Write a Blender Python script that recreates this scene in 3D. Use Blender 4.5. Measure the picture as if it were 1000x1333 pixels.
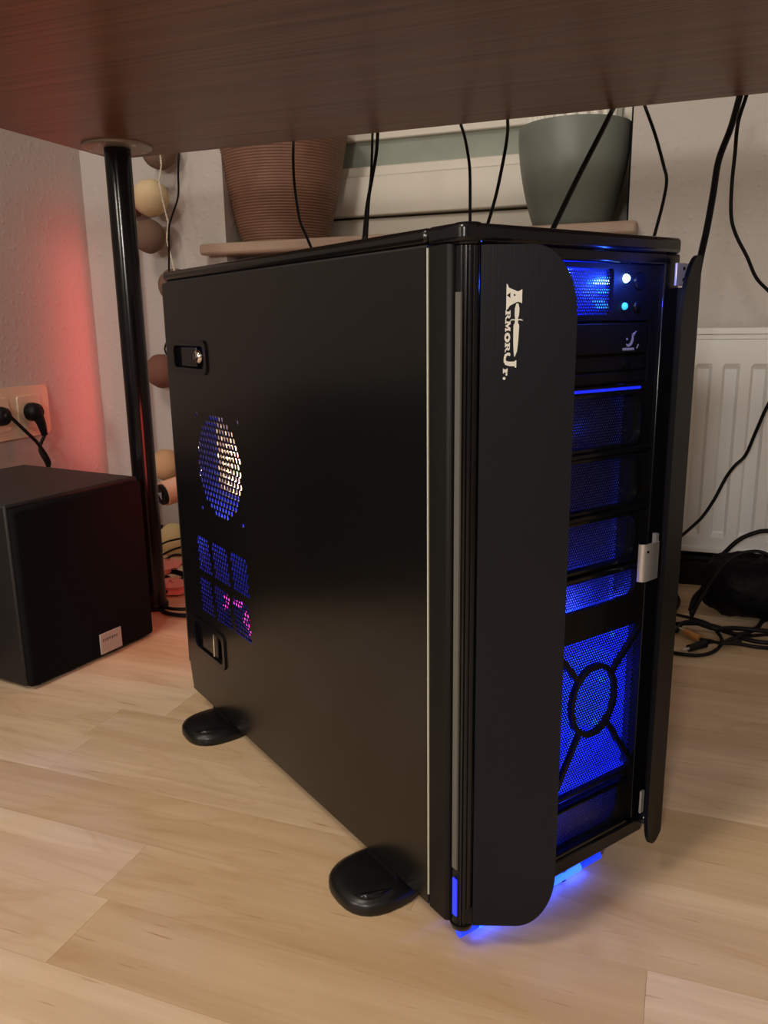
import bpy, bmesh, math, random
from mathutils import Vector, Matrix
random.seed(7)
for o in list(bpy.data.objects): bpy.data.objects.remove(o)
COL = bpy.context.scene.collection
SC = bpy.context.scene
# ------------------------------------------------------------------ camera
CP = Vector((0.1341, -0.4950, 0.4654)); FL = 1047.0
CR = Vector((0.93622, 0.35108, -0.01389)).normalized()
CF = Vector((-0.34445, 0.91065, -0.22773)); CF = (CF - CR*CF.dot(CR)).normalized()
CU = CR.cross(CF).normalized()
cam = bpy.data.cameras.new('camera'); camo = bpy.data.objects.new('camera', cam); COL.objects.link(camo)
camo.matrix_world = Matrix((( CR.x, CU.x, -CF.x, CP.x), (CR.y, CU.y, -CF.y, CP.y), (CR.z, CU.z, -CF.z, CP.z), (0,0,0,1)))
cam.sensor_fit = 'VERTICAL'; cam.sensor_height = 24.0; cam.lens = 24.0*FL/1333.0
cam.clip_start = 0.01; cam.clip_end = 50
SC.camera = camo
# ------------------------------------------------------------------ world, lights, exposure
SC.view_settings.view_transform = 'Standard'; SC.view_settings.look = 'None'
SC.view_settings.gamma = 1; SC.view_settings.use_curve_mapping = False
SC.view_settings.exposure = 0.0
w = bpy.data.worlds.new('world'); SC.world = w; w.use_nodes = True
w.node_tree.nodes['Background'].inputs[0].default_value = (1.0, 0.84, 0.7, 1)
w.node_tree.nodes['Background'].inputs[1].default_value = 0.0

def light(name, kind, loc, power, color, size=0.1, target=None, spot=None, size_y=None, blend=0.5, parent=None):
    l = bpy.data.lights.new(name, kind); l.energy = power; l.color = color
    if kind == 'AREA':
        l.size = size
        if size_y: l.shape = 'RECTANGLE'; l.size_y = size_y
    else: l.shadow_soft_size = size
    if spot: l.spot_size = math.radians(spot); l.spot_blend = blend
    o = bpy.data.objects.new(name, l); COL.objects.link(o); o.location = loc
    if target is not None:
        o.rotation_euler = (Vector(target) - Vector(loc)).to_track_quat('-Z', 'Y').to_euler()
    if parent: o.parent = parent
    return o
WARM = (1.0, 0.885, 0.76)
light('ceiling_lamp_light', 'AREA', (-0.7, -1.25, 2.35), 20, WARM, 0.5, (-0.4, 0.2, 0))
light('low_left_light', 'AREA', (-1.05, -1.75, 1.0), 13, WARM, 0.30, (-0.5, 0.3, 0.1))  # added low light from the left, reaching under the desk
light('table_lamp_light', 'AREA', (0.04, -1.75, 0.85), 12.5, (1.0, 0.92, 0.83), 0.16, (0.1, 0.9, 0.4))
light('room_fill_light', 'AREA', (1.3, -1.9, 1.6), 3.0, (1.0, 0.88, 0.78), 0.8, (0.0, 0.3, 0.3))

# ------------------------------------------------------------------ helpers
def px(x, y): return CF + CR*((x-500)/FL) - CU*((y-666.5)/FL)
def onY(x, y, Y): d = px(x, y); return CP + d*((Y-CP.y)/d.y)
def onZ(x, y, Z): d = px(x, y); return CP + d*((Z-CP.z)/d.z)
def onX(x, y, X): d = px(x, y); return CP + d*((X-CP.x)/d.x)

class MB:
    def __init__(s): s.v = []; s.f = []
    def add(s, vs, fs):
        b = len(s.v); s.v += [tuple(v) for v in vs]; s.f += [tuple(b+i for i in f) for f in fs]; return s
    def box(s, x0, x1, y0, y1, z0, z1):
        return s.add([(x,y,z) for x in (x0,x1) for y in (y0,y1) for z in (z0,z1)],
            [(0,1,3,2),(4,6,7,5),(0,4,5,1),(2,3,7,6),(0,2,6,4),(1,5,7,3)])
    def cyl(s, p, q, r, n=16, r2=None, cap=True):
        p = Vector(p); q = Vector(q); r2 = r if r2 is None else r2
        a = (q-p).normalized(); u = a.orthogonal().normalized(); w_ = a.cross(u)
        vs = []
        for c, rr in ((p, r), (q, r2)):
            for i in range(n):
                t = 2*math.pi*i/n; vs.append(c + u*math.cos(t)*rr + w_*math.sin(t)*rr)
        fs = [(i, (i+1)%n, n+(i+1)%n, n+i) for i in range(n)]
        if cap: fs += [tuple(range(n-1,-1,-1)), tuple(range(n, 2*n))]
        return s.add(vs, fs)
    def lathe(s, c, prof, n=48, axis=None):
        c = Vector(c); vs = []
        if axis is None: a, u, w_ = Vector((0,0,1)), Vector((1,0,0)), Vector((0,1,0))
        else:
            a = Vector(axis).normalized(); u = a.orthogonal().normalized(); w_ = a.cross(u)
        for r, z in prof:
            for i in range(n):
                t = 2*math.pi*i/n; vs.append(c + u*math.cos(t)*r + w_*math.sin(t)*r + a*z)
        m = len(prof); fs = []
        for k in range(m-1):
            for i in range(n):
                fs.append((k*n+i, k*n+(i+1)%n, (k+1)*n+(i+1)%n, (k+1)*n+i))
        if prof[0][0] > 1e-6: fs.append(tuple(range(n-1,-1,-1)))
        if prof[-1][0] > 1e-6: fs.append(tuple(range((m-1)*n, m*n)))
        return s.add(vs, fs)
    def tube(s, pts, r, n=8, smooth=6):
        pts = [Vector(p) for p in pts]
        if len(pts) > 2 and smooth > 1:
            P = [pts[0]*2-pts[1]] + pts + [pts[-1]*2-pts[-2]]; out = []
            for i in range(1, len(P)-2):
                for k in range(smooth):
                    t = k/smooth; a, b, c, d = P[i-1], P[i], P[i+1], P[i+2]
                    out.append(0.5*((2*b)+(c-a)*t+(2*a-5*b+4*c-d)*t*t+(3*b-a-3*c+d)*t**3))
            out.append(pts[-1]); pts = out
        ring = []; T = None
        for i, p in enumerate(pts):
            t = (pts[min(i+1, len(pts)-1)] - pts[max(i-1, 0)]).normalized()
            if T is None: u = t.orthogonal().normalized()
            else:
                u = (u - t*u.dot(t)).normalized()
            T = t; w_ = t.cross(u)
            rr = r(i/(len(pts)-1)) if callable(r) else r
            for k in range(n):
                a = 2*math.pi*k/n; ring.append(p + u*math.cos(a)*rr + w_*math.sin(a)*rr)
        fs = [(i*n+k, i*n+(k+1)%n, (i+1)*n+(k+1)%n, (i+1)*n+k) for i in range(len(pts)-1) for k in range(n)]
        fs += [tuple(range(n-1,-1,-1)), tuple(range((len(pts)-1)*n, len(pts)*n))]
        return s.add(ring, fs)
    def prism(s, poly, z0, z1):
        n = len(poly)
        vs = [(x,y,z0) for x,y in poly] + [(x,y,z1) for x,y in poly]
        return s.add(vs, [(i,(i+1)%n,n+(i+1)%n,n+i) for i in range(n)] + [tuple(range(n-1,-1,-1)), tuple(range(n,2*n))])
    def xf(s, M, start=0):
        s.v = s.v[:start] + [tuple(M @ Vector(v)) for v in s.v[start:]]; return s

def link(name, me, mat, parent=None, label=None, smooth=False, bevel=0, seg=2, angle=40):
    o = bpy.data.objects.new(name, me); COL.objects.link(o)
    if mat: me.materials.append(mat)
    if parent: o.parent = parent
    if label: o['label'] = label
    if smooth:
        for p in me.polygons: p.use_smooth = True
    if bevel:
        b = o.modifiers.new('bevel', 'BEVEL'); b.width = bevel; b.segments = seg
        b.limit_method = 'ANGLE'; b.angle_limit = math.radians(angle); b.harden_normals = False
        for p in me.polygons: p.use_smooth = True
        try: me.set_sharp_from_angle(angle=math.radians(50))
        except Exception: pass
    elif smooth:
        try: me.set_sharp_from_angle(angle=math.radians(50))
        except Exception: pass
    return o
def obj(name, mb, mat, parent=None, **k):
    me = bpy.data.meshes.new(name); me.from_pydata(mb.v, [], mb.f); me.update()
    bm = bmesh.new(); bm.from_mesh(me); bmesh.ops.recalc_face_normals(bm, faces=bm.faces); bm.to_mesh(me); bm.free()
    return link(name, me, mat, parent, **k)
def plate(name, outer, holes, thick, O, U, V, mat, parent=None, **k):
    """flat sheet with holes: 2D outlines (u,v) in the plane O + uU + vV, solid along W = U x V"""
    cu = bpy.data.curves.new(name, 'CURVE'); cu.dimensions = '2D'; cu.fill_mode = 'BOTH'; cu.extrude = thick/2
    for poly in [outer] + list(holes):
        if not poly: continue
        sp = cu.splines.new('POLY'); sp.points.add(len(poly)-1); sp.use_cyclic_u = True
        for i, (a, b) in enumerate(poly): sp.points[i].co = (a, b, 0, 1)
    t = bpy.data.objects.new('tmp', cu); COL.objects.link(t)
    dg = bpy.context.evaluated_depsgraph_get(); me = bpy.data.meshes.new_from_object(t.evaluated_get(dg))
    bpy.data.objects.remove(t); bpy.data.curves.remove(cu)
    U = Vector(U); V = Vector(V); W = U.cross(V); O = Vector(O)
    me.transform(Matrix(((U.x,V.x,W.x,O.x),(U.y,V.y,W.y,O.y),(U.z,V.z,W.z,O.z),(0,0,0,1))))
    me.name = name; me.materials.clear()
    return link(name, me, mat, parent, **k)
def rrect(x0, x1, y0, y1, r, n=6, corners=(1,1,1,1)):
    out = []
    for (cx, cy, a0, f, sx, sy) in ((x1-r,y0+r,-90,corners[1],x1,y0),(x1-r,y1-r,0,corners[2],x1,y1),(x0+r,y1-r,90,corners[3],x0,y1),(x0+r,y0+r,180,corners[0],x0,y0)):
        if not f: out.append((sx, sy)); continue
        for i in range(n+1):
            a = math.radians(a0+90*i/n); out.append((cx+r*math.cos(a), cy+r*math.sin(a)))
    return out
def circ(cx, cy, r, n=24, ry=None, ph=0): 
    ry = ry or r
    return [(cx+r*math.cos(2*math.pi*i/n+ph), cy+ry*math.sin(2*math.pi*i/n+ph)) for i in range(n)]
def empty(name, label, cat, loc=(0,0,0), rz=0, group=None):
    o = bpy.data.objects.new(name, None); COL.objects.link(o); o.location = loc; o.rotation_euler = (0,0,rz)
    o.empty_display_size = 0.05
    return tag(o, label, cat, group)
def tag(o, label, cat, group=None):
    o['label'] = label; o['category'] = cat
    if group: o['group'] = group
    return o
def struct(o): o['kind'] = 'structure'; return o

# ------------------------------------------------------------------ materials
def mat(name, col, rough=0.5, metal=0, emit=None, es=0, spec=None, trans=0, coat=0, bump=None, noise=None, sss=0):
    m = bpy.data.materials.new(name); m.use_nodes = True; nt = m.node_tree; b = nt.nodes['Principled BSDF']
    b.inputs['Base Color'].default_value = (*col, 1); b.inputs['Roughness'].default_value = rough
    b.inputs['Metallic'].default_value = metal
    if spec is not None: b.inputs['Specular IOR Level'].default_value = spec
    if trans: b.inputs['Transmission Weight'].default_value = trans
    if coat: b.inputs['Coat Weight'].default_value = coat; b.inputs['Coat Roughness'].default_value = 0.08
    if emit: b.inputs['Emission Color'].default_value = (*emit, 1); b.inputs['Emission Strength'].default_value = es
    if bump or noise:
        tc = nt.nodes.new('ShaderNodeTexCoord')
    if noise:   # (scale, amount)
        n = nt.nodes.new('ShaderNodeTexNoise'); n.inputs['Scale'].default_value = noise[0]; n.inputs['Detail'].default_value = 5
        nt.links.new(tc.outputs['Object'], n.inputs['Vector'])
        mx = nt.nodes.new('ShaderNodeMix'); mx.data_type = 'RGBA'
        mx.inputs[6].default_value = (*[c*(1-noise[1]) for c in col], 1); mx.inputs[7].default_value = (*[min(1, c*(1+noise[1])) for c in col], 1)
        nt.links.new(n.outputs['Fac'], mx.inputs[0]); nt.links.new(mx.outputs[2], b.inputs['Base Color'])
    if bump:    # (scale, distance, strength)
        n = nt.nodes.new('ShaderNodeTexNoise'); n.inputs['Scale'].default_value = bump[0]; n.inputs['Detail'].default_value = 3
        nt.links.new(tc.outputs['Object'], n.inputs['Vector'])
        bp = nt.nodes.new('ShaderNodeBump'); bp.inputs['Distance'].default_value = bump[1]; bp.inputs['Strength'].default_value = bump[2]
        nt.links.new(n.outputs['Fac'], bp.inputs['Height']); nt.links.new(bp.outputs['Normal'], b.inputs['Normal'])
    return m
M = {}
M['panel'] = mat('satin_black_steel', (0.005, 0.0048, 0.0048), 0.21, 0, spec=0.5)
M['gloss'] = mat('gloss_black_plastic', (0.006, 0.006, 0.007), 0.17, spec=0.32, bump=(60, 0.0005, 0.1))
M['matte'] = mat('matte_black_plastic', (0.006, 0.006, 0.006), 0.5, spec=0.2)
M['black'] = mat('flat_black', (0.005, 0.005, 0.005), 0.7, spec=0.2)
M['steelb'] = mat('black_painted_steel', (0.02, 0.02, 0.022), 0.5)
M['cage'] = mat('inner_steel', (0.35, 0.36, 0.38), 0.45, 0.3, noise=(60, 0.5))
M['meshm'] = mat('black_mesh', (0.010, 0.010, 0.012), 0.35, 0.2)
M['chrome'] = mat('chrome', (0.75, 0.72, 0.68), 0.16, 1)
M['nickel'] = mat('bare_steel', (0.66, 0.62, 0.57), 0.42, 0.55)
M['strip'] = mat('grey_rubber_strip', (0.10, 0.10, 0.088), 0.6)
M['edge'] = mat('panel_edge_glint', (0.72, 0.74, 0.62), 0.4, 0.35)  # pale colour paints the glint on the panel's front bend
M['print'] = mat('light_grey_print', (0.62, 0.61, 0.55), 0.55)
M['printd'] = mat('dim_grey_print', (0.32, 0.33, 0.38), 0.5)
M['blue_fan'] = mat('lit_blue_acrylic', (0.02, 0.06, 0.8), 0.3, emit=(0.006, 0.022, 1.0), es=6.0)
M['blue_hub'] = mat('blue_hub', (0.03, 0.10, 0.7), 0.35, emit=(0.01, 0.06, 1.0), es=4.5)
M['blue_tube'] = mat('cold_cathode_glow', (0.1, 0.2, 1), 0.3, emit=(0.01, 0.07, 1.0), es=4)
M['blue_tube2'] = mat('cold_cathode_end', (0.02, 0.06, 0.6), 0.3, emit=(0.005, 0.03, 1.0), es=1.2)
M['blue_slit'] = mat('blue_light_pipe', (0.02, 0.05, 0.7), 0.3, emit=(0.01, 0.02, 1.0), es=0.9)
M['led'] = mat('blue_white_led', (0.6, 0.8, 1), 0.3, emit=(0.25, 0.55, 1.0), es=9)
M['led_c'] = mat('cyan_led', (0.1, 0.6, 1), 0.3, emit=(0.02, 0.42, 0.95), es=1.2)
M['led_g'] = mat('green_cyan_led', (0.1, 0.8, 1), 0.3, emit=(0.03, 0.35, 1.0), es=2.0)
M['led_m'] = mat('magenta_led', (1, 0.1, 0.5), 0.3, emit=(1.0, 0.05, 0.45), es=2.0)
M['led_r'] = mat('red_led', (1, 0.05, 0.05), 0.3, emit=(1.0, 0.05, 0.04), es=6)
M['cream'] = mat('cream_plastic', (0.85, 0.62, 0.45), 0.5, noise=(90, 0.35))
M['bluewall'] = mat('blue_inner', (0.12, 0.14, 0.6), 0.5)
M['pad'] = mat('black_foot_rubber', (0.006, 0.006, 0.006), 0.34, spec=0.4)
M['cable'] = mat('black_cable_rubber', (0.005, 0.005, 0.006), 0.5, spec=0.2)
M['speaker'] = mat('black_ash_vinyl', (0.017, 0.0145, 0.015), 0.5, spec=0.35, bump=(500, 0.0006, 0.4))
M['cloth'] = mat('black_speaker_cloth', (0.007, 0.007, 0.008), 0.95, spec=0.1, bump=(900, 0.0005, 0.5))
M['badge'] = mat('silver_badge', (0.50, 0.45, 0.42), 0.5, 0.3)
M['ink'] = mat('dark_ink', (0.12, 0.10, 0.10), 0.6)
M['outlet'] = mat('cream_outlet_plastic', (0.72, 0.58, 0.42), 0.35)
M['pvc'] = mat('white_window_plastic', (0.66, 0.63, 0.55), 0.35, noise=(4, 0.05))
M['glass'] = mat('window_glass', (0.30, 0.34, 0.29), 0.12, spec=0.8, noise=(6, 0.35))
M['rad'] = mat('radiator_enamel', (0.84, 0.86, 0.85), 0.4)
M['sill'] = mat('beige_stone_sill', (0.38, 0.275, 0.205), 0.45, noise=(14, 0.25))
M['pot_g'] = mat('sage_grey_glaze', (0.165, 0.19, 0.165), 0.42, noise=(20, 0.07))
M['white_pot'] = mat('white_planter', (0.8, 0.78, 0.7), 0.5)
M['ball_c'] = mat('cream_cotton', (0.66, 0.52, 0.31), 0.9, bump=(150, 0.002, 0.4), sss=1)
M['ball_b'] = mat('brown_cotton', (0.16, 0.10, 0.07), 0.9, bump=(150, 0.002, 0.4))
M['ball_r'] = mat('dark_rust_cotton', (0.17, 0.07, 0.05), 0.9, bump=(150, 0.002, 0.4))
M['ball_t'] = mat('tan_cotton', (0.55, 0.33, 0.17), 0.9, bump=(150, 0.002, 0.4))
M['ball_g'] = mat('pale_green_cotton', (0.62, 0.56, 0.28), 0.9, bump=(150, 0.002, 0.4))
M['string'] = mat('twisted_white_string', (0.62, 0.55, 0.45), 0.8)
M['bottle'] = mat('peach_paper', (0.85, 0.48, 0.33), 0.6)
M['orange'] = mat('orange_plug_sleeve', (0.55, 0.27, 0.09), 0.4, 0.4)
M['red_paper'] = mat('crumpled_pink_paper', (0.75, 0.35, 0.28), 0.7)

def wood_mat(name, dark, light_, scale=(2.5, 60, 60), rough=0.4, rnd=False, knots=False, bumpy=0.0):
    m = bpy.data.materials.new(name); m.use_nodes = True; nt = m.node_tree; b = nt.nodes['Principled BSDF']; L = nt.links.new
    tc = nt.nodes.new('ShaderNodeTexCoord'); mp = nt.nodes.new('ShaderNodeMapping'); mp.inputs['Scale'].default_value = scale
    oi = nt.nodes.new('ShaderNodeObjectInfo'); add = nt.nodes.new('ShaderNodeVectorMath'); add.operation = 'ADD'
    sc = nt.nodes.new('ShaderNodeVectorMath'); sc.operation = 'SCALE'; sc.inputs['Scale'].default_value = 37.0
    cx = nt.nodes.new('ShaderNodeCombineXYZ'); L(oi.outputs['Random'], cx.inputs[0]); L(oi.outputs['Random'], cx.inputs[1]); L(cx.outputs[0], sc.inputs[0])
    L(tc.outputs['Object'], add.inputs[0]); L(sc.outputs[0], add.inputs[1]); L(add.outputs[0], mp.inputs['Vector'])
    n1 = nt.nodes.new('ShaderNodeTexNoise'); n1.inputs['Scale'].default_value = 1.0; n1.inputs['Detail'].default_value = 6; n1.inputs['Roughness'].default_value = 0.62; n1.inputs['Distortion'].default_value = 0.6
    L(mp.outputs[0], n1.inputs['Vector'])
    mp2 = nt.nodes.new('ShaderNodeMapping'); mp2.inputs['Scale'].default_value = (scale[0]*0.6, scale[1]*0.20, 1); L(add.outputs[0], mp2.inputs['Vector'])
    n2 = nt.nodes.new('ShaderNodeTexNoise'); n2.inputs['Scale'].default_value = 1.3; n2.inputs['Detail'].default_value = 3; n2.inputs['Distortion'].default_value = 1.2
    L(mp2.outputs[0], n2.inputs['Vector'])
    mx0 = nt.nodes.new('ShaderNodeMath'); mx0.operation = 'MULTIPLY_ADD'; mx0.inputs[1].default_value = 0.5
    h = nt.nodes.new('ShaderNodeMath'); h.operation = 'MULTIPLY'; h.inputs[1].default_value = 0.5
    L(n2.outputs['Fac'], h.inputs[0]); L(n1.outputs['Fac'], mx0.inputs[0]); L(h.outputs[0], mx0.inputs[2])
    cr = nt.nodes.new('ShaderNodeValToRGB'); cr.color_ramp.elements[0].position = 0.34; cr.color_ramp.elements[1].position = 0.62
    cr.color_ramp.elements[0].color = (*dark, 1); cr.color_ramp.elements[1].color = (*light_, 1)
    L(mx0.outputs[0], cr.inputs[0]); out = cr.outputs[0]
    if knots:   # fine dark flecks
        mp3 = nt.nodes.new('ShaderNodeMapping'); mp3.inputs['Scale'].default_value = (9, 130, 1); L(add.outputs[0], mp3.inputs['Vector'])
        n3 = nt.nodes.new('ShaderNodeTexNoise'); n3.inputs['Scale'].default_value = 1.6; n3.inputs['Detail'].default_value = 2; L(mp3.outputs[0], n3.inputs['Vector'])
        r3 = nt.nodes.new('ShaderNodeValToRGB'); r3.color_ramp.elements[0].position = 0.68; r3.color_ramp.elements[1].position = 0.78
        L(n3.outputs['Fac'], r3.inputs[0]); mm = nt.nodes.new('ShaderNodeMix'); mm.data_type = 'RGBA'; mm.blend_type = 'MULTIPLY'
        mm.inputs[7].default_value = (0.62, 0.5, 0.42, 1); L(r3.outputs[0], mm.inputs[0]); L(out, mm.inputs[6]); out = mm.outputs[2]
        # growth-ring contours, drawn by folding a stretched noise
        pp = nt.nodes.new('ShaderNodeMath'); pp.operation = 'MULTIPLY'; pp.inputs[1].default_value = 6.0; L(n2.outputs['Fac'], pp.inputs[0])
        fr_n = nt.nodes.new('ShaderNodeMath'); fr_n.operation = 'PINGPONG'; fr_n.inputs[1].default_value = 0.5; L(pp.outputs[0], fr_n.inputs[0])
        r4 = nt.nodes.new('ShaderNodeValToRGB'); r4.color_ramp.elements[0].position = 0.0; r4.color_ramp.elements[1].position = 0.16
        r4.color_ramp.elements[0].color = (0.84, 0.74, 0.66, 1); r4.color_ramp.elements[1].color = (1, 1, 1, 1)
        L(fr_n.outputs[0], r4.inputs[0]); m4 = nt.nodes.new('ShaderNodeMix'); m4.data_type = 'RGBA'; m4.blend_type = 'MULTIPLY'
        m4.inputs[0].default_value = 0.38; L(out, m4.inputs[6]); L(r4.outputs[0], m4.inputs[7]); out = m4.outputs[2]
    if rnd:
        hs = nt.nodes.new('ShaderNodeHueSaturation'); mr = nt.nodes.new('ShaderNodeMapRange'); L(oi.outputs['Random'], mr.inputs[0])
        mr.inputs[3].default_value = 0.84; mr.inputs[4].default_value = 1.08; L(mr.outputs[0], hs.inputs['Value'])
        ms = nt.nodes.new('ShaderNodeMapRange'); L(oi.outputs['Random'], ms.inputs[0]); ms.inputs[3].default_value = 1.15; ms.inputs[4].default_value = 0.9; L(ms.outputs[0], hs.inputs['Saturation'])
        L(out, hs.inputs['Color']); out = hs.outputs[0]
    L(out, b.inputs['Base Color']); b.inputs['Roughness'].default_value = rough
    return m
M['floor'] = wood_mat('beech_laminate', (0.61, 0.43, 0.262), (0.80, 0.615, 0.415), (3.0, 45, 1), 0.40, rnd=True, knots=True)
M['gap'] = mat('laminate_joint', (0.40, 0.26, 0.16), 0.8)
M['desk'] = wood_mat('bamboo_veneer', (0.105, 0.045, 0.021), (0.27, 0.125, 0.062), (2.6, 230, 1), 0.36)

def wall_mat(name, col):
    m = mat(name, col, 0.85, spec=0.2); nt = m.node_tree; b = nt.nodes['Principled BSDF']; L = nt.links.new
    tc = nt.nodes.new('ShaderNodeTexCoord')
    n = nt.nodes.new('ShaderNodeTexNoise'); n.inputs['Scale'].default_value = 55; n.inputs['Detail'].default_value = 4; n.inputs['Roughness'].default_value = 0.55
    v = nt.nodes.new('ShaderNodeTexVoronoi'); v.inputs['Scale'].default_value = 75; v.feature = 'SMOOTH_F1'
    L(tc.outputs['Object'], n.inputs['Vector']); L(tc.outputs['Object'], v.inputs['Vector'])
    r = nt.nodes.new('ShaderNodeMapRange'); r.inputs[1].default_value = 0.0; r.inputs[2].default_value = 0.35; r.inputs[3].default_value = 1; r.inputs[4].default_value = 0; L(v.outputs['Distance'], r.inputs[0])
    a = nt.nodes.new('ShaderNodeMath'); a.operation = 'MULTIPLY'; L(n.outputs['Fac'], a.inputs[0]); L(r.outputs[0], a.inputs[1])
    bp = nt.nodes.new('ShaderNodeBump'); bp.inputs['Distance'].default_value = 0.004; bp.inputs['Strength'].default_value = 0.4
    L(a.outputs[0], bp.inputs['Height']); L(bp.outputs['Normal'], b.inputs['Normal'])
    return m
M['wall'] = wall_mat('woodchip_wallpaper', (0.49, 0.46, 0.43))
M['ceil'] = mat('white_ceiling', (0.8, 0.77, 0.72), 0.9)

# ------------------------------------------------------------------ room shell
XL, YB, XR, YF, ZC = -1.18, 1.08, 1.9, -2.3, 2.5
floor = struct(obj('floor', MB().box(XL, XR, YF, 1.5, -0.05, -0.0012), M['gap']))
# laminate blocks laid in rows 72 mm wide along X
ROW = 0.0722; base_y = 0.0380
lens = [0.28, 0.36, 0.44, 0.52]
pm = {}
for Lg in lens:
    g = 0.00012
    mb = MB().box(g, Lg-g, g, ROW-g, -0.0012, 0)
    me = bpy.data.meshes.new('plank'); me.from_pydata(mb.v, [], mb.f); me.materials.append(M['floor'])
    bm = bmesh.new(); bm.from_mesh(me); bmesh.ops.recalc_face_normals(bm, faces=bm.faces); bm.to_mesh(me); bm.free()
    pm[Lg] = me
fix = {-1: -0.306, 2: -0.504, -2: -0.291, 1: -0.05, 0: 0.31}
rows = range(-9, 15)
for r in rows:
    y = base_y + r*ROW
    if y + ROW > YB+0.01: break
    x0 = fix.get(r, random.uniform(-0.2, 0.2))
    xs = []
    x = x0
    while x < 0.9: Lg = random.choice(lens); xs.append((x, Lg)); x += Lg
    x = x0
    while x > XL+0.5: Lg = random.choice(lens); x -= Lg; xs.append((x, Lg))
    for (x, Lg) in xs:
        o = bpy.data.objects.new('plank', pm[Lg]); COL.objects.link(o); o.location = (x, y, 0); o.parent = floor
# window opening in the back wall
WX0, WX1, WZ0 = -0.815, 0.012, 0.610
struct(obj('wall_back', MB().box(XL-0.1, WX0, YB, YB+0.32, 0, ZC), M['wall']))
struct(obj('wall_back', MB().box(WX1, XR, YB, YB+0.32, 0, ZC), M['wall']))
struct(obj('wall_back', MB().box(WX0, WX1, YB, YB+0.32, 0, WZ0-0.02), M['wall']))
struct(obj('wall_back', MB().box(WX0, WX1, YB, YB+0.32, 1.9, ZC), M['wall']))
struct(obj('wall_left', MB().box(XL-0.1, XL, YF, YB+0.0, 0, ZC), M['wall']))
struct(obj('wall_right', MB().box(XR, XR+0.1, YF, YB, 0, ZC), M['wall']))
struct(obj('wall_front', MB().box(XL-0.1, XR+0.1, YF-0.1, YF, 0, ZC), M['wall']))
struct(obj('ceiling', MB().box(XL-0.1, XR+0.1, YF-0.1, YB+0.32, ZC, ZC+0.1), M['ceil']))
# window
WY = 1.30
win = bpy.data.objects.new('window_1', None); COL.objects.link(win); win.location = (-0.4, WY, WZ0); struct(win)
def W(x0, x1, y0, y1, z0, z1): return MB().box(x0+0.4, x1+0.4, y0-WY, y1-WY, z0-WZ0, z1-WZ0)
fr = MB()
for a in ((WX0, WX1, WY-.01, WY+.06, WZ0, 0.697), (WX0, WX0+.05, WY-.01, WY+.06, .697, 1.9), (WX1-.05, WX1, WY-.01, WY+.06, .697, 1.9), (WX0+.05, WX1-.05, WY-.01, WY+.06, 1.84, 1.9)):
    t = W(*a); fr.add(t.v, t.f)
obj('window_frame', fr, M['pvc'], win, bevel=0.003)
sash = MB()
for a in ((WX0+.04, WX1-.04, WY-.028, WY+.045, .701, .784), (WX0+.04, WX1-.04, WY-.016, WY+.045, .784, .806), (WX0+.04, WX0+.11, WY-.028, WY+.045, .806, 1.85), (WX1-.11, WX1-.04, WY-.028, WY+.045, .806, 1.85), (WX0+.11, WX1-.11, WY-.028, WY+.045, 1.77, 1.85)):
    t = W(*a); sash.add(t.v, t.f)
obj('sash', sash, M['pvc'], win, bevel=0.003)
obj('pane', W(WX0+.10, WX1-.10, WY+.012, WY+.02, .80, 1.78), M['glass'], win)
obj('glazing_bar', W(WX0+.10, WX1-.10, WY-.002, WY+.03, .862, .90), M['pvc'], win, bevel=0.003)
sill = obj('trim_1', MB().box(-0.862, 0.030, YB-0.035, YB, WZ0+0.003, WZ0+0.026).box(WX0, WX1, YB-.001, WY-.01, WZ0+0.003, WZ0+0.026), M['sill'], bevel=0.006, seg=3)
struct(sill); sill['label'] = 'beige stone window sill with rounded nose'
# ceiling lamp and added low light are bare area lights behind the viewer

# ------------------------------------------------------------------ desk
ZD = 0.73
dk = empty('desk', 'brown bamboo desk whose underside fills the top of the view', 'desk', (-0.69, 0.58, 0))
def DL(mb): return mb.xf(Matrix.Translation((0.69, -0.58, 0)))
top = MB().prism(rrect(-0.763, 1.0, -0.02, 0.662, 0.02), ZD, ZD+0.03)
obj('tabletop', DL(top), M['desk'], dk, bevel=0.002)
fl = MB().lathe((-0.692, 0.580, ZD-0.004), [(0.0215,0),(0.050,0),(0.051,0.001),(0.051,0.004),(0.0215,0.004)], 40)
obj('flange', DL(fl), mat('grey_flange', (0.42, 0.38, 0.34), 0.42, 0.6), dk, smooth=True)
for k in range(5):
    a = math.radians(-160+72*k)
    p = (-0.692+0.040*math.cos(a), 0.580+0.040*math.sin(a))
    obj('screw', DL(MB().lathe((p[0], p[1], ZD-0.0062), [(0.001,0),(0.003,0.0004),(0.0036,0.0022)], 12)), M['nickel'], dk, smooth=True)
obj('leg', DL(MB().cyl((-0.692, 0.580, 0.012), (-0.692, 0.580, ZD-0.003), 0.0195, 40)), M['gloss'], dk, smooth=True, label='black glossy tubular leg')
obj('leg_foot', DL(MB().lathe((-0.692, 0.580, 0.0), [(0.021,0),(0.0225,0.003),(0.0225,0.010),(0.0195,0.013)], 32)), M['matte'], dk, smooth=True)

# ------------------------------------------------------------------ PC tower
Z0 = 0.025
H, Wd, Dp = 0.5, 0.218, 0.515
RZ = math.atan2(0.8241, 0.5664)
pc = empty('computer_tower', 'tall black computer tower with two opened front wing doors and blue lit mesh front', 'computer', (0, 0, Z0), RZ)
X, Y, Z = Vector((1,0,0)), Vector((0,1,0)), Vector((0,0,1))
def P(name, mb, m, par=pc, **k): return obj(name, mb, m, par, **k)
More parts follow.
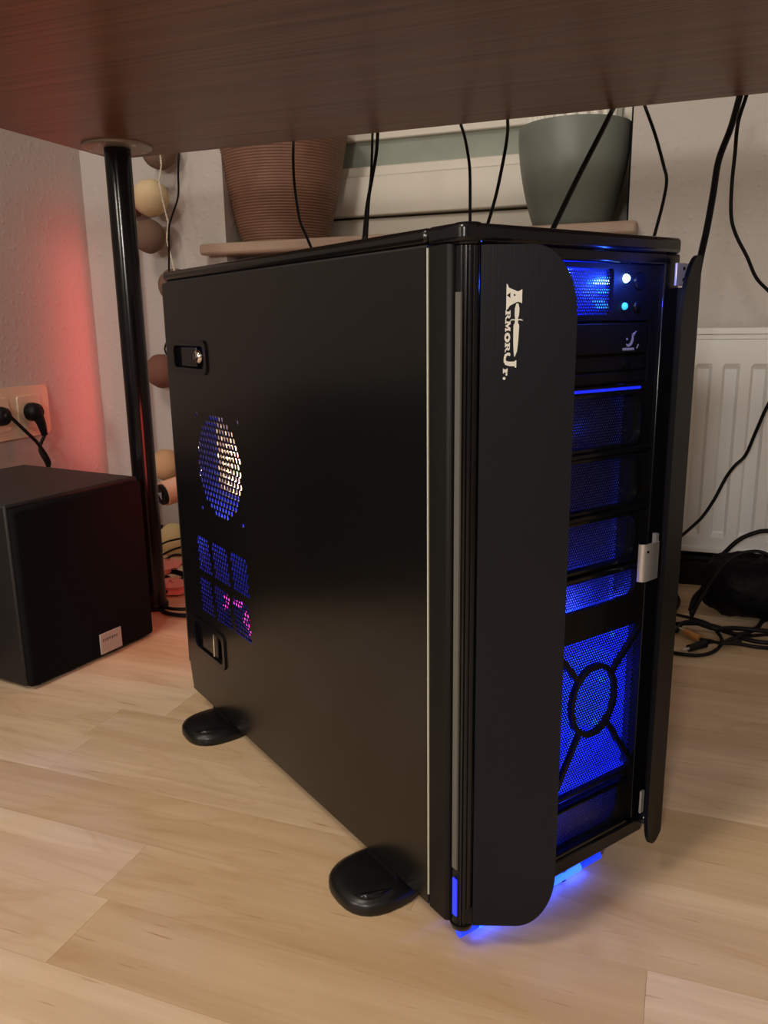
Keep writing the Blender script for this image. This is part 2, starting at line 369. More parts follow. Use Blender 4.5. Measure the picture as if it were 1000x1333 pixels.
# chassis
P('top_panel', MB().prism([(0,.0365),(Wd,.0365),(Wd,Dp),(0,Dp)], .4895, .5), M['panel'], bevel=0.004, seg=3)
P('seam_light_stop', MB().box(.0014, .005, .037, .508, .478, .4893), M['steelb'])  # inner lip added to stop blue light leaking through the top seam
P('bottom_panel', MB().box(.001, Wd-.001, .036, Dp-.003, 0, .0045), M['panel'])
P('right_panel', MB().box(Wd-.0015, Wd, .036, Dp, .0048, .4885), M['panel'])
P('rear_panel', MB().box(.0016, Wd-.0016, Dp-.006, Dp-.002, .005, .4885), M['steelb'])
P('rear_rail', MB().box(0.0002, .004, Dp-.001, Dp+.004, .035, .486), M['steelb'])
# left side panel with its punched fan grille and vents
holes = []
pit = 0.0074
rv = pit*0.866
def hexh(c, r): return circ(c[0], c[1], r, 6, ph=math.pi/6)
fc, fcz, fr_ = 0.390, 0.296, 0.0545
for j in range(-9, 10):
    for i in range(-9, 10):
        u = fc + (i + (0.5 if j % 2 else 0))*pit; v = fcz + j*rv
        if math.hypot(u-fc, v-fcz) < fr_: holes.append(hexh((u, v), 0.0031))
for (dx, dz) in ((-.052, .052), (.052, .052), (-.052, -.052), (.052, -.052)): holes.append(circ(fc+dx, fcz+dz, 0.0025, 8))
for (u0, u1) in ((.332, .3735), (.3805, .4215), (.4285, .4645)):
    for (v0, v1) in ((.1675, .2105), (.118, .161)):
        for j in range(0, 9):
            for i in range(0, 9):
                u = u0+.003 + (i + (0.5 if j % 2 else 0))*pit*.8; v = v0+.003 + j*rv*.8
                if u < u1-.002 and v < v1-.002: holes.append(hexh((u + (v-(v0+v1)/2)*(0.16 if .34 < u < .455 else 0.08), v), 0.00262))
lockO = rrect(.404, .497, .393, .4245, .008)
handO = rrect(.404, .492, .063, .102, .010)
plate('left_panel', [(.0355,.0052),(.509,.0052),(.5155,.035),(.5155,.4878),(.0355,.4878)], holes+[lockO, handO], .0012, (0.0006,0,0), Y, Z, M['panel'], pc)
P('edge_glint', MB().box(-.0002, .0012, .0342, .0353, .010, .4872), M['edge'], label='thin pale strip, a painted highlight along the front edge of the side panel')
# latches
def latch(u0, u1, v0, v1, key):
    rim = plate('latch', rrect(u0, u1, v0, v1, .009), [rrect(u0+.006, u1-.008, v0+.006, v1-.006, .006)], .003, (-.0005,0,0), Y, Z, M['gloss'], pc, bevel=0.0008)
    obj('latch_recess', MB().box(.007, .009, u0+.003, u1-.003, v0+.003, v1-.003).box(.0, .008, u0+.002, u0+.0045, v0+.003, v1-.003).box(.0, .008, u1-.006, u1-.0035, v0+.003, v1-.003).box(0, .008, u0+.003, u1-.003, v0+.002, v0+.0045), M['matte'], rim)
    obj('latch_paddle', MB().box(.0005, .0035, u0+(.030 if key else .024), u1-.024, v0+.007, v1-.007), M['gloss'], rim, bevel=0.001)
    if key:
        c = (-.0015, u0+.018, (v0+v1)/2+.001)
        obj('lock_barrel', MB().lathe(c, [(0.0001, 0.0045), (.0035,.0045),(.0062,.0035),(.0074,.001),(.0078,-.003)][::-1], 24, axis=(-1,0,0)), M['chrome'], rim, smooth=True)
        obj('keyway', MB().box(c[0]-.0048, c[0]-.0044, c[1]-.0007, c[1]+.0007, c[2]-.004, c[2]+.004), M['black'], rim)
    else:
        obj('latch_blade', MB().box(-.0015, .003, u0+.030, u0+.033, v0+.008, v1-.006), M['chrome'], rim, bevel=0.0008)
latch(.402, .499, .391, .4265, True)
latch(.402, .494, .061, .104, False)

# front bezel
P('bezel_cap', MB().prism([(0,.0355),(0,.006),(.002,.0015),(.006,-.001),(Wd-.006,-.001),(Wd-.002,.0015),(Wd,.006),(Wd,.0355)], .4885, .5), M['gloss'], bevel=0.003, seg=3)
P('bezel_header', MB().box(.020, Wd-.018, .001, .012, .4805, .4884), M['gloss'], bevel=0.001)
P('left_pillar', MB().prism([(0,.0338),(0,.0145),(.0025,.012),(.024,.012),(.024,.0338)], 0, .4884), M['matte'], bevel=0.001)
P('right_pillar', MB().prism([(.1985,.0338),(.1985,.001),(Wd-.003,.001),(Wd,.003),(Wd,.0338)], 0, .4884), M['gloss'], bevel=0.0012)
P('bezel_foot', MB().prism([(.006,.030),(.006,.003),(.012,-.001),(Wd-.006,-.001),(Wd,.008),(Wd,.030)], 0.0, .0145), M['gloss'], bevel=0.002)
# drive bay front plate with openings
def mesh_region(f, x0, x1, z0, z1, pitch, r, y, name, par, m, thick=0.0006):
    mb = MB(); vid = {}
    R = pitch/math.sqrt(3); rows_ = int((z1-z0)/(pitch*.866))+1; cols = int((x1-x0)/pitch)+1
    def vert(a, b, c):
        k = (round(a*1e5), round(b*1e5), c)
        if k not in vid: vid[k] = len(mb.v); mb.v.append((a, y + (thick if c else 0), b))
        return vid[k]
    for j in range(rows_):
        for i in range(cols):
            cx = x0 + (i+(.5 if j % 2 else 0))*pitch; cz = z0 + j*pitch*.866
            if not f(cx, cz): continue
            o_ = []; n_ = []; nb = []
            for k in range(6):
                a = math.radians(60*k+30); o_.append(vert(cx+R*math.cos(a), cz+R*math.sin(a), 0))
                n_.append(len(mb.v)); mb.v.append((cx+r*math.cos(a), y, cz+r*math.sin(a)))
            for k in range(6):
                a = math.radians(60*k+30); nb.append(len(mb.v)); mb.v.append((cx+r*math.cos(a), y+thick, cz+r*math.sin(a)))
            for k in range(6):
                l = (k+1) % 6
                mb.f.append((o_[k], o_[l], n_[l], n_[k])); mb.f.append((n_[k], n_[l], nb[l], nb[k]))
    me = bpy.data.meshes.new(name); me.from_pydata(mb.v, [], mb.f); me.update()
    return link(name, me, m, par)
bays = [('top', .4445, .4765, .146, .003), (1, .3490, .3865, .181, .010), (2, .3020, .3395, .181, .010), (3, .2565, .2925, .181, .010), (4, .2225, .2475, .190, .008)]
opens = [rrect(.030 if b[0] != 'top' else .060, b[3], b[1], b[2], b[4]) for b in bays]
drive_open = rrect(.028, .190, .3935, .4405, .001)
fanO = rrect(.098, .2005, .065, .197, .010)
lowO = [(.030,.019),(.176,.019),(.186,.028),(.186,.048),(.178,.055),(.030,.055)]
plate('bezel_front', [(.0245,.015),(.2035,.015),(.2035,.480),(.0245,.480)], opens+[drive_open, fanO, lowO, rrect(.09, .185, .3895, .3918, .0005), rrect(.034,.19,.0575,.0625,.001)], .004, (0,.007,0), X, Z, M['matte'], pc)
P('light_slit', MB().box(.06, .188, .0065, .009, .3893, .3920), M['blue_slit'], label='thin blue light slit under the disc drive')
for b in bays:
    x1 = b[3]; z0, z1 = b[1], b[2]; x0 = .060 if b[0] == 'top' else .030
    mesh_region(lambda x, z: x0 < x < x1+.001 and z0 < z < z1, x0-.001, x1+.002, z0-.001, z1+.002, .0024, .00080 if b[0] != 'top' else .00084, .0092, 'grille', pc, M['meshm'])
for zb in (.3445, .2975, .2505):     # glossy bars between the bays
    P('bay_bar', MB().box(.030, .192, -.001, .006, zb-.0022, zb+.0022), M['gloss'], bevel=0.0012)
for b in bays[1:4]:
    plate('bay_frame', rrect(.026, b[3]+.003, b[1]-.002, b[2]+.002, .012), [rrect(.030, b[3], b[1], b[2], .010)], .003, (0,.0035,0), X, Z, M['gloss'], pc, bevel=0.0006)
mesh_region(lambda x, z: True, .099, .2005, .066, .197, .0025, .00082, .0092, 'fan_grille', pc, M['meshm'])
mesh_region(lambda x, z: True, .033, .187, .019, .0555, .0024, .00084, .0092, 'grille', pc, M['meshm'])
mesh_region(lambda x, z: True, .034, .190, .0575, .0625, .0024, .0008, .0092, 'grille', pc, M['meshm'])
P('base_frame', MB().box(.034, .192, .000, .006, .0148, .0185).box(.034, .192, .0, .006, .0553, .0575), M['gloss'], bevel=0.001)
# cross brace in front of the fan grille
cx_, cz_ = .1445, .143
br = plate('fan_brace', circ(cx_, cz_, .0275, 40, ry=.0315), [circ(cx_, cz_, .0235, 40, ry=.0272)], .004, (0,.0040,0), X, Z, M['matte'], pc, bevel=0.0005)
for (ex, ez) in ((.0985,.1955),(.2000,.1955),(.2000,.0665),(.0985,.0665)):
    d = Vector((ex-cx_, 0, ez-cz_)); L_ = d.length; d.normalize(); n_ = Vector((-d.z, 0, d.x))
    s0 = 1/math.sqrt((d.x/.0255)**2+(d.z/.029)**2)
    a = Vector((cx_, 0, cz_))+d*s0; b_ = Vector((ex, 0, ez)); wd = .0022; vs = []
    for yy in (.0022, .0058):
        for p_, s_ in ((a,1),(b_,1),(b_,-1),(a,-1)): q = p_+n_*wd*s_; vs.append((q.x, yy, q.z))
    obj('brace_arm', MB().add(vs, [(0,1,2,3),(7,6,5,4),(0,4,5,1),(1,5,6,2),(2,6,7,3),(3,7,4,0)]), M['matte'], br)
# front fan behind the grille: lit blue acrylic
ff = plate('front_fan', rrect(.088, .212-.012, .066, .196, .006), [circ(.146, .1315, .0515, 40)], .018, (0,.0245,0), X, Z, M['blue_fan'], pc, label='clear blue lit fan behind the lower grille')
obj('fan_back', MB().box(.086, .202, .0345, .0355, .066, .196), M['blue_fan'], ff)
obj('fan_glow_sides', MB().box(.2005, .2020, .0112, .0345, .062, .200).box(.086, .2005, .0112, .0345, .1972, .199).box(.086, .2005, .0112, .0345, .0635, .0648), M['blue_fan'], ff)  # glowing sides added to carry the blue out to the grille edge
obj('fan_hub', MB().lathe((.149, .030, .1315), [(.022,0),(.022,.010),(.019,.013),(.0001,.0135)], 32, axis=(0,-1,0)), M['blue_hub'], ff, smooth=True)
for k in range(7):
    a0 = 2*math.pi*k/7; vs = []
    for s in range(5):
        r = .022 + .028*s/4; tw = .28*s/4
        for e, yy in ((-.28, .020), (.30, .031)):
            a = a0+tw+e*(1.0 if s else .8); vs.append((.149+r*math.cos(a), yy, .1315+r*math.sin(a)))
    n0 = len(vs); vs += [(x, y+.0012, z) for x, y, z in vs]
    fs = [(2*s, 2*s+1, 2*s+3, 2*s+2) for s in range(4)] + [(n0+2*s+2, n0+2*s+3, n0+2*s+1, n0+2*s) for s in range(4)] + [(2*s, 2*s+2, n0+2*s+2, n0+2*s) for s in range(4)] + [(2*s+3, 2*s+1, n0+2*s+1, n0+2*s+3) for s in range(4)]
    obj('fan_blade', MB().add(vs, fs), M['blue_hub'], ff, smooth=True)
for (lx, lz) in ((.178,.188),(.163,.113),(.168,.150),(.118,.186)):
    obj('fan_led', MB().lathe((lx, .016, lz), [(.0022,-.002),(.0022,.001),(.0014,.0025),(.0001,.003)], 10, axis=(0,-1,0)), M['led_g'] if lz != .186 else M['led_c'], ff)
# inner cage that the bays look into
P('drive_cage', MB().box(.020, .200, .040, .042, .0046, .388).box(.018, .020, .012, .042, .0046, .479).box(.200, .202, .014, .042, .0046, .479), M['cage'])
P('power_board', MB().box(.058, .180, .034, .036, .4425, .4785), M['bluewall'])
P('board_led', MB().lathe((.152, .017, .4680), [(.0022,-.010),(.0022,.001),(.0012,.003),(.0001,.0034)], 12, axis=(0,-1,0)), M['led'], label='bright white blue diode behind the top grille')
for (bx, bz, s_) in ((.1335,.468,.002),(.143,.470,.002),(.1445,.462,.0014),(.1435,.451,.0016),(.140,.455,.0012),(.098,.454,.0012),(.102,.4475,.001)):
    bx += .019
    P('board_chip', MB().box(bx-s_, bx+s_, .024, .034, bz-s_, bz+s_), M['led_g'])
# optical drive
od = P('optical_drive', MB().box(.0285, .1895, .008, .018, .3938, .4402), M['matte'], bevel=0.0006, label='black disc drive with grooved front and small grey swirl mark')
obj('drive_flap', MB().box(.031, .187, .0045, .0085, .4165, .4385), M['matte'], od, bevel=0.0008)
obj('drive_tray', MB().box(.031, .187, .0055, .0085, .4045, .4150), M['matte'], od, bevel=0.0006)
obj('drive_lip', MB().box(.031, .187, .0050, .0085, .3955, .4030), M['matte'], od, bevel=0.0006)
obj('eject_button', MB().lathe((.164,.0045,.4095), [(.0040,-.001),(.0040,.0006),(.003,.001),(.0001,.001)], 20, axis=(0,-1,0)), M['gloss'], od, smooth=True)
# small swirl mark and lettering strokes under it
arc = []
for i in range(13): a = math.radians(-115+135*i/12); arc.append((.1650+.0052*math.cos(a), .4270+.0056*math.sin(a)))
for i in range(13): a = math.radians(20-135*i/12); arc.append((.1640+.0044*math.cos(a), .4285+.0053*math.sin(a)))
plate('swirl_mark', arc, [circ(.1628,.4270,.0009,8), ], .0003, (0,.0042,0), X, Z, M['printd'], od)
plate('swirl_mark', [(.1685,.4308),(.1735,.4330),(.1705,.4290)], [], .0003, (0,.0042,0), X, Z, M['printd'], od)
for k in range(7):
    plate('lettering', [(.1585+.0019*k,.4188),(.1599+.0019*k,.4186),(.1600+.0019*k,.4204+.0003*(k%2)),(.1586+.0019*k,.4206)], [], .0003, (0,.0042,0), X, Z, M['printd'], od)
plate('lettering', [(.1740,.4200),(.1752,.4200),(.1768,.4232),(.1757,.4228)], [], .0003, (0,.0042,0), X, Z, M['printd'], od)
# power LED, activity LED, buttons
P('power_light', MB().lathe((.1585,.005,.4700), [(.0031,-.002),(.0031,.001),(.002,.0028),(.0001,.0033)], 20, axis=(0,-1,0)), M['led'], smooth=True, label='glowing white blue power light')
P('activity_light', MB().lathe((.1585,.005,.4505), [(.0026,-.002),(.0026,.001),(.002,.002),(.0001,.0024)], 20, axis=(0,-1,0)), M['led_c'], smooth=True, label='dim cyan activity light')
P('power_button', MB().lathe((.1735,.005,.4685), [(.0062,-.002),(.0062,.0012),(.0054,.0022),(.0001,.0018)], 32, axis=(0,-1,0)), M['gloss'], smooth=True)
P('reset_button', MB().lathe((.1725,.005,.4505), [(.0038,-.002),(.0038,.0012),(.003,.002),(.0001,.0018)], 24, axis=(0,-1,0)), M['gloss'], smooth=True)

# hinge column on the left front corner with grooves
col = []
ctr = (.0115, .0085)
for i in range(72):
    a = 2*math.pi*i/72; r = .0082
    if 185 < math.degrees(a) < 300: r -= .0011*max(0, math.cos(math.radians((math.degrees(a)-185)*360/23)))**2
    col.append((ctr[0]+r*math.cos(a), ctr[1]+r*math.sin(a)))
# the wing doors
def wing(name, hx, hy, ang, side, label):
    a = math.radians(ang)
    U = Vector((side*math.cos(a), -math.sin(a), 0)); V = Z
    o = []
    w_ = .0600 if side > 0 else .0590
    z0, z1 = 0.0, .4868
    rx, rz = (.028, .044) if side > 0 else (.052, .052)
    o.append((0, z0))
    for i in range(13): t = math.radians(-90+90*i/12); o.append((w_-rx+rx*math.cos(t), z0+rz+rz*math.sin(t)))
    for i in range(13): t = math.radians(90*i/12); o.append((w_-rx+rx*math.cos(t), z1-rz+rz*math.sin(t)))
    o.append((0, z1))
    if side < 0: o = [(-u, v) for u, v in o]; U2 = -U
    else: U2 = U
    return plate(name, o, [], .003, Vector((hx, hy, 0)), U2, V, M['wing'] if side > 0 else M['wing_shaded'], pc, bevel=0.0007, label=label), U2
def brushed(name, col, rough, spec=0.22):
    m = mat(name, col, rough, 0.0, spec=spec); nt = m.node_tree; b = nt.nodes['Principled BSDF']
    tc = nt.nodes.new('ShaderNodeTexCoord'); mp = nt.nodes.new('ShaderNodeMapping'); mp.inputs['Scale'].default_value = (1400, 1400, 12)
    n = nt.nodes.new('ShaderNodeTexNoise'); n.inputs['Scale'].default_value = 1; nt.links.new(tc.outputs['Object'], mp.inputs[0]); nt.links.new(mp.outputs[0], n.inputs['Vector'])
    bp = nt.nodes.new('ShaderNodeBump'); bp.inputs['Distance'].default_value = 0.0002; bp.inputs['Strength'].default_value = 0.3
    nt.links.new(n.outputs['Fac'], bp.inputs['Height']); nt.links.new(bp.outputs[0], b.inputs['Normal']); return m
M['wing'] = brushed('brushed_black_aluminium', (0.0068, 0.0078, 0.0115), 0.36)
M['wing_shaded'] = brushed('shaded_black_aluminium', (0.0025, 0.003, 0.0045), 0.5, 0.07)  # darker, duller copy of the wing aluminium, shade put into the colour
lw, LU = wing('left_wing', .0145, -.0005, 37, 1, 'opened left wing door of brushed black aluminium with grey sword lettering')
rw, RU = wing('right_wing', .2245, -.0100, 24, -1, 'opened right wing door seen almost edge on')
obj('hinge_column', MB().prism(col, .0, .4868), M['gloss'], lw, smooth=True)
obj('column_cap', MB().lathe((ctr[0], ctr[1], 0), [(.0086,.4875),(.0094,.489),(.0094,.4985),(.0080,.5004),(.0001,.5010)], 32), M['gloss'], pc, smooth=True)
P('column_foot', MB().lathe((ctr[0], ctr[1], 0), [(.004,-.0065),(.0082,-.0045),(.0092,-.001),(.0092,.0)], 32), M['gloss'], smooth=True)
P('rubber_strip', MB().box(.0012, .0026, .0030, .0080, .050, .459), M['strip'], label='dull grey strip beside the hinge')
P('side_glow', MB().box(.0016, .0026, .0034, .0078, .010, .041), M['blue_slit'], label='small glowing piece standing in for blue light leaking at the foot of the hinge')  # emission stands in for blue light leaking out beside the hinge

# sword lettering on the left wing, reading downward
S5 = 5.0e-5
a = math.radians(37); Nf = Vector((-math.sin(a), -math.cos(a), 0))   # outward (towards viewer)
Olog = Vector((.0145, -.0005, 0)) + Nf*.00165 + LU*.0158 + Z*.4634
def glyph(name, outer, holes=(), base=0.0):
    f = lambda pl: [(u*S5, (v+base)*S5) for u, v in pl]
    return plate(name, f(outer), [f(h) for h in holes], .0002, Olog, -Z, LU, M['print'], lw, label=None)
glyph('letter', [(0,0),(4,12),(45,30),(70,90),(92,140),(80,170),(66,195),(235,195),(222,172),(215,140),(240,90),(262,45),(300,22),(318,0)],
      [[(135,6),(102,50),(170,50)], [(135,122),(118,92),(150,92)]])
def letterR(u0, w_): 
    s = w_/120
    t = lambda pl: [(u0+u*s, v) for u, v in pl]
    glyph('letter', t([(0,0),(0,10),(14,14),(14,48),(0,52),(0,62),(78,62),(98,52),(98,36),(82,28),(108,10),(122,10),(122,0),(92,0),(58,26),(46,26),(46,12),(58,10),(58,0)]), [t([(46,36),(70,36),(72,44),(68,52),(46,52)])], base=-6)
letterR(318, 118)
glyph('letter', [(438,-8),(438,4),(450,6),(456,46),(444,50),(444,58),(486,58),(508,26),(530,58),(572,58),(572,50),(560,46),(566,4),(578,2),(578,-8),(532,-8),(532,2),(540,4),(538,34),(510,-6),(504,-6),(474,34),(472,4),(482,2),(482,-8)])
glyph('letter', circ(648, 22, 60, 28, ry=36), [circ(648, 22, 22, 12, ry=16)])
letterR(712, 118)
glyph('letter', [(834,30),(836,58),(858,66),(880,58),(866,36),(884,14),(918,6),(938,16),(946,44),(946,120),(932,126),(932,142),(1022,142),(1022,128),(1006,120),(1002,52),(988,6),(950,-18),(900,-18),(858,-6)])
glyph('letter', [(1030,-24),(1030,-14),(1042,-10),(1042,18),(1030,22),(1030,34),(1074,34),(1080,24),(1094,34),(1120,30),(1122,14),(1106,8),(1092,14),(1080,8),(1080,-10),(1094,-14),(1094,-24)])
glyph('letter', circ(1155, -8, 18, 14))
glyph('sword_mark', [(232,138),(240,152),(300,166),(380,160),(415,150),(426,152),(424,184),(440,212),(446,208),(440,182),(438,152),(470,150),(500,166),(560,164),(700,158),(820,146),(880,124),(888,118),(878,112),(820,104),(700,98),(560,96),(500,96),(470,112),(440,112),(438,82),(444,60),(438,52),(424,78),(428,112),(410,114),(380,108),(300,108),(240,124)])

# right wing brackets
def bracket(z0, z1, name='hinge_bracket'):
    return name
P('hinge_rail', MB().box(.2150, .2250, -.0085, .0010, .004, .4640), M['black'])
hb = P('hinge_bracket', MB().box(.2020, .2165, -.0065, -.0045, .4650, .4815), M['nickel'], bevel=0.0006, label='bright steel hinge bracket with two holes')
for zz in (.4775, .4695): obj('bracket_hole', MB().lathe((.2105, -.0066, zz), [(.0013,-.0002),(.0013,.0002),(.0001,.0002)], 14, axis=(0,-1,0)), M['black'], hb)
mb_ = MB(); pts_ = [(.1750,-.0090),(.1762,-.0115),(.1790,-.0130),(.1880,-.0125),(.1960,-.0115)]
pr = pts_ + [(x, y+.0012) for x, y in pts_[::-1]]
clip = P('catch_plate', mb_.prism(pr, .2400, .2705), M['nickel'], smooth=True, label='curved steel catch plate halfway up the right wing')
obj('catch_tab', MB().box(.1925, .1960, -.0105, -.0070, .2400, .2765), M['nickel'], clip)
obj('catch_rivet', MB().lathe((.1800,-.0130,.2645), [(.0013,0),(.0011,.0006),(.0001,.0008)], 12, axis=(0,-1,0)), M['chrome'], clip)
P('lower_bracket', MB().box(.1960, .2005, -.010, -.0080, .0270, .0480), M['nickel'], bevel=0.0004, label='small steel strip at the foot of the right wing')
P('hinge_knob', MB().lathe((.2030,-.009,.0155), [(.003,0),(.0055,.002),(.0055,.006),(.003,.009),(.0015,.011)], 20), M['gloss'], smooth=True)
# cold cathode tube under the front edge
P('light_tube', MB().cyl((.030, .0125, -.0160), (.146, .0125, -.0160), .0042, 16), M['blue_tube'], smooth=True, label='glowing blue tube under the front edge')
P('tube_end', MB().cyl((.146, .0125, -.0160), (.172, .0125, -.0160), .0036, 16), M['blue_tube2'], smooth=True)
P('tube_end', MB().cyl((.012, .0125, -.0160), (.030, .0125, -.0160), .0036, 16), M['blue_tube2'], smooth=True)
for xc in (.055, .125): P('tube_clip', MB().box(xc,xc+.004,.0105,.0205,-.0215,.0005), M['black'])

# feet: tongue-shaped pads swung out from under the case
def pad(y0):
    mb = MB(); n = 28; out = []
    for i in range(n):
        t = 2*math.pi*i/n; out.append((math.copysign(abs(math.cos(t))**.8, math.cos(t)), math.copysign(abs(math.sin(t))**.8, math.sin(t))))
    rings = [(.97, -.025), (1.0, -.0225), (1.0, -.0165), (.95, -.0135), (.80, -.0105), (.5, -.0088), (.02, -.008)]
    for s, z in rings:
        for (cx, cy) in out: mb.v.append((-.001+cx*.040*s, y0+cy*.0355*s, z))
    for k in range(len(rings)-1):
        for i in range(n): mb.f.append((k*n+i, k*n+(i+1)%n, (k+1)*n+(i+1)%n, (k+1)*n+i))
    mb.f += [tuple(range(n-1,-1,-1)), tuple(range((len(rings)-1)*n, len(rings)*n))]
    o = obj('foot_pad', mb, M['pad'], pc, smooth=True, label=None)
    obj('pad_ridge', MB().tube([(-.033,y0-.013,-.0120),(-.027,y0-.021,-.0112),(-.016,y0-.0255,-.0110),(-.003,y0-.0265,-.0110)], lambda t: .0008+.0028*math.sin(math.pi*min(1,max(0,t))), 8), M['gloss'], o, smooth=True)
    obj('pad_neck', MB().box(.004, .030, y0-.022, y0+.022, -.012, 0), M['matte'], o)
pad(.1045); pad(.438)
for yy in (.105, .438): P('foot_pad', MB().box(Wd-.035, Wd+.02, yy-.03, yy+.03, -.025, -.010).box(Wd-.04, Wd-.01, yy-.02, yy+.02, -.011, 0), M['matte'], bevel=0.006)

# unseen fan with red LEDs, added behind the case for its red glow
rf = plate('added_red_fan', rrect(.030, .160, .235, .365, .006), [circ(.095, .300, .058, 40)], .020, (0, Dp+.0092, 0), -X + Vector((0,0,0)), Z, M['matte'], pc) if False else P('added_red_fan', MB().lathe((.095, Dp+.0, .300), [(.050,0),(.062,0),(.062,.014),(.050,.014)], 40, axis=(0,1,0)), M['matte'], smooth=True)
obj('fan_hub', MB().lathe((.095, Dp+.0, .300), [(.020,0),(.020,.010),(.0001,.011)], 24, axis=(0,1,0)), M['matte'], rf, smooth=True)
for k in range(4): obj('fan_led', MB().box(.095+.048*math.cos(k*math.pi/2+.8)-.003, .095+.048*math.cos(k*math.pi/2+.8)+.003, Dp+.004, Dp+.010, .300+.048*math.sin(k*math.pi/2+.8)-.003, .300+.048*math.sin(k*math.pi/2+.8)+.003), M['led_r'], rf)
light('added_red_light', 'AREA', (-.48, .43, .25), 0.30, (1.0, 0.09, 0.07), 0.06, (-.80, .72, .10), size_y=.16)

# interior seen through the side grille
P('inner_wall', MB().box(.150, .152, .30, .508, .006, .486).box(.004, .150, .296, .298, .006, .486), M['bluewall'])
P('cooler_shroud', MB().prism([(.022,.366),(.072,.362),(.080,.446),(.024,.446)], .258, .348), M['cream'], bevel=0.004)
for k in range(6):
    P('fan_fin', MB().box(.018, .022, .376+.011*k, .3775+.011*k, .264, .336), M['cream'])
for (u, v) in ((.452,.131),(.446,.128),(.440,.127),(.424,.132),(.417,.131),(.410,.134),(.398,.126),(.390,.124),(.402,.117),(.394,.112),(.386,.106),(.378,.101),(.370,.112),(.455,.118),(.380,.121)):
    P('inner_light', MB().box(.024, .027, u-.0030, u+.0030, v-.0022, v+.0022), M['led_m'])
P('light_strip', MB().box(.027, .0285, .362, .462, .092, .136), M['black'])
light('inner_blue_light', 'POINT', (.075, .44, .19), 2.2, (0.05, 0.08, 1.0), 0.01, parent=pc)
light('inner_blue_light', 'POINT', (.075, .45, .40), 1.4, (0.05, 0.08, 1.0), 0.01, parent=pc)
light('inner_warm_light', 'POINT', (.008, .352, .30), 0.30, (1.0, 0.74, 0.5), 0.003, parent=pc)
light('inner_warm_light', 'POINT', (.008, .458, .30), 0.10, (1.0, 0.74, 0.5), 0.003, parent=pc)
light('front_blue_light', 'POINT', (.15, .026, .210), 0.5, (0.02, 0.05, 1.0), 0.004, parent=pc)
light('front_blue_light', 'POINT', (.10, .026, .045), 0.16, (0.02, 0.05, 1.0), 0.004, parent=pc)
light('front_blue_light', 'POINT', (.11, .024, .462), 0.8, (0.01, 0.03, 1.0), 0.003, parent=pc)
light('front_blue_light', 'POINT', (.10, .026, .36), 0.035, (0.02, 0.05, 1.0), 0.004, parent=pc)
light('power_led_light', 'POINT', (.160, -.0120, .470), 0.12, (0.02, 0.08, 1.0), 0.002, parent=pc)
light('tube_light', 'AREA', (.09, .0125, -.0212), 0.018, (0.01, 0.04, 1.0), 0.13, parent=pc, size_y=.004)

# ------------------------------------------------------------------ subwoofer
sp = empty('speaker', 'black cube subwoofer with cloth front and small silver badge, standing on the floor', 'speaker', (-.650, .255, 0), math.atan2(.22, .033))
obj('cabinet', MB().box(0, .2225, .0095, .262, .004, .2500), M['speaker'], sp, bevel=0.003)
obj('grille_cloth', MB().box(.001, .2215, -.001, .0090, .0045, .2455), M['cloth'], sp, bevel=0.006, seg=3)
bd = obj('badge', MB().box(.116, .1555, -.0035, -.001, .008, .0385), M['badge'], sp, bevel=0.0008, label='small silver square badge')
for k, (u, w_) in enumerate(((.1205,.003),(.1245,.0028),(.1283,.0034),(.1325,.0030),(.1368,.0034),(.1412,.0028),(.1452,.003))):
    obj('lettering', MB().box(u, u+w_*.5, -.0037, -.0034, .0262+(k%2)*.0006, .0300).box(u, u+w_, -.0037, -.0034, .0292, .0302), M['ink'], bd)
for (x, y) in ((.02,.02),(.2,.02),(.02,.24),(.2,.24)): obj('foot', MB().cyl((x,y,0),(x,y,.0045),.010,16), M['black'], sp)

# dark low drawer unit left of the view (it is what the glossy side panel mirrors)
du = empty('drawer_unit', 'low matt black drawer unit left of the speaker, outside the frame', 'cabinet', (-.985, -.35, 0))
obj('body', MB().box(-.18, .175, -.55, .56, .01, .35), M['matte'], du, bevel=0.003)
for k in range(2): obj('drawer', MB().box(.175, .193, -.54+.55*k, .005+.55*k, .03, .335), M['matte'], du, bevel=0.002)
obj('plinth', MB().box(-.17, .16, -.53, .54, 0, .01), M['black'], du)

# ------------------------------------------------------------------ wall outlet with plugs
ot = empty('wall_outlet', 'cream double wall outlet plate on the left wall above the speaker', 'outlet', (XL, .80, .295))
obj('cover_plate', plate('cover_plate', rrect(-.21, .094, -.052, .054, .012), [], .010, (.006,0,0), Y, Z, M['outlet'], ot, bevel=0.003).data.copy() and MB(), M['outlet'], None) if False else plate('cover_plate', rrect(-.21, .094, -.052, .054, .012), [], .010, (.006,0,0), Y, Z, M['outlet'], ot, bevel=0.003)
for yc in (.036, -.052, -.14):
    s_ = plate('socket', rrect(yc-.032, yc+.032, -.034, .034, .006), [circ(yc, 0, .0205, 28)], .004, (.0125,0,0), Y, Z, M['outlet'], ot, bevel=0.0008)
    obj('socket_well', MB().lathe((.0112, yc, 0), [(.0205,.003),(.0200,0),(.0001,0)], 28, axis=(1,0,0)), M['outlet'], s_, smooth=True)
def plug(yc, zc, label, tip, lst):
    p = empty('plug', label, 'plug', (XL+.0145, .80+yc, .295+zc))
    obj('plug_body', MB().lathe((0,0,0), [(.0190,0),(.0195,.010),(.0175,.020),(.012,.026),(.0001,.027)], 28, axis=(1,0,0)), M['cable'], p, smooth=True)
    tp = Vector(tip)
    obj('strain_relief', MB().tube([(.015,0,0), tuple(Vector((.020,0,0))*.5+tp*.5), tip], lambda t: .0125-.006*t, 12, 3), M['cable'], p, smooth=True)
    obj('cord', MB().tube([tip]+lst, .0036, 10), M['cable'], p, smooth=True)
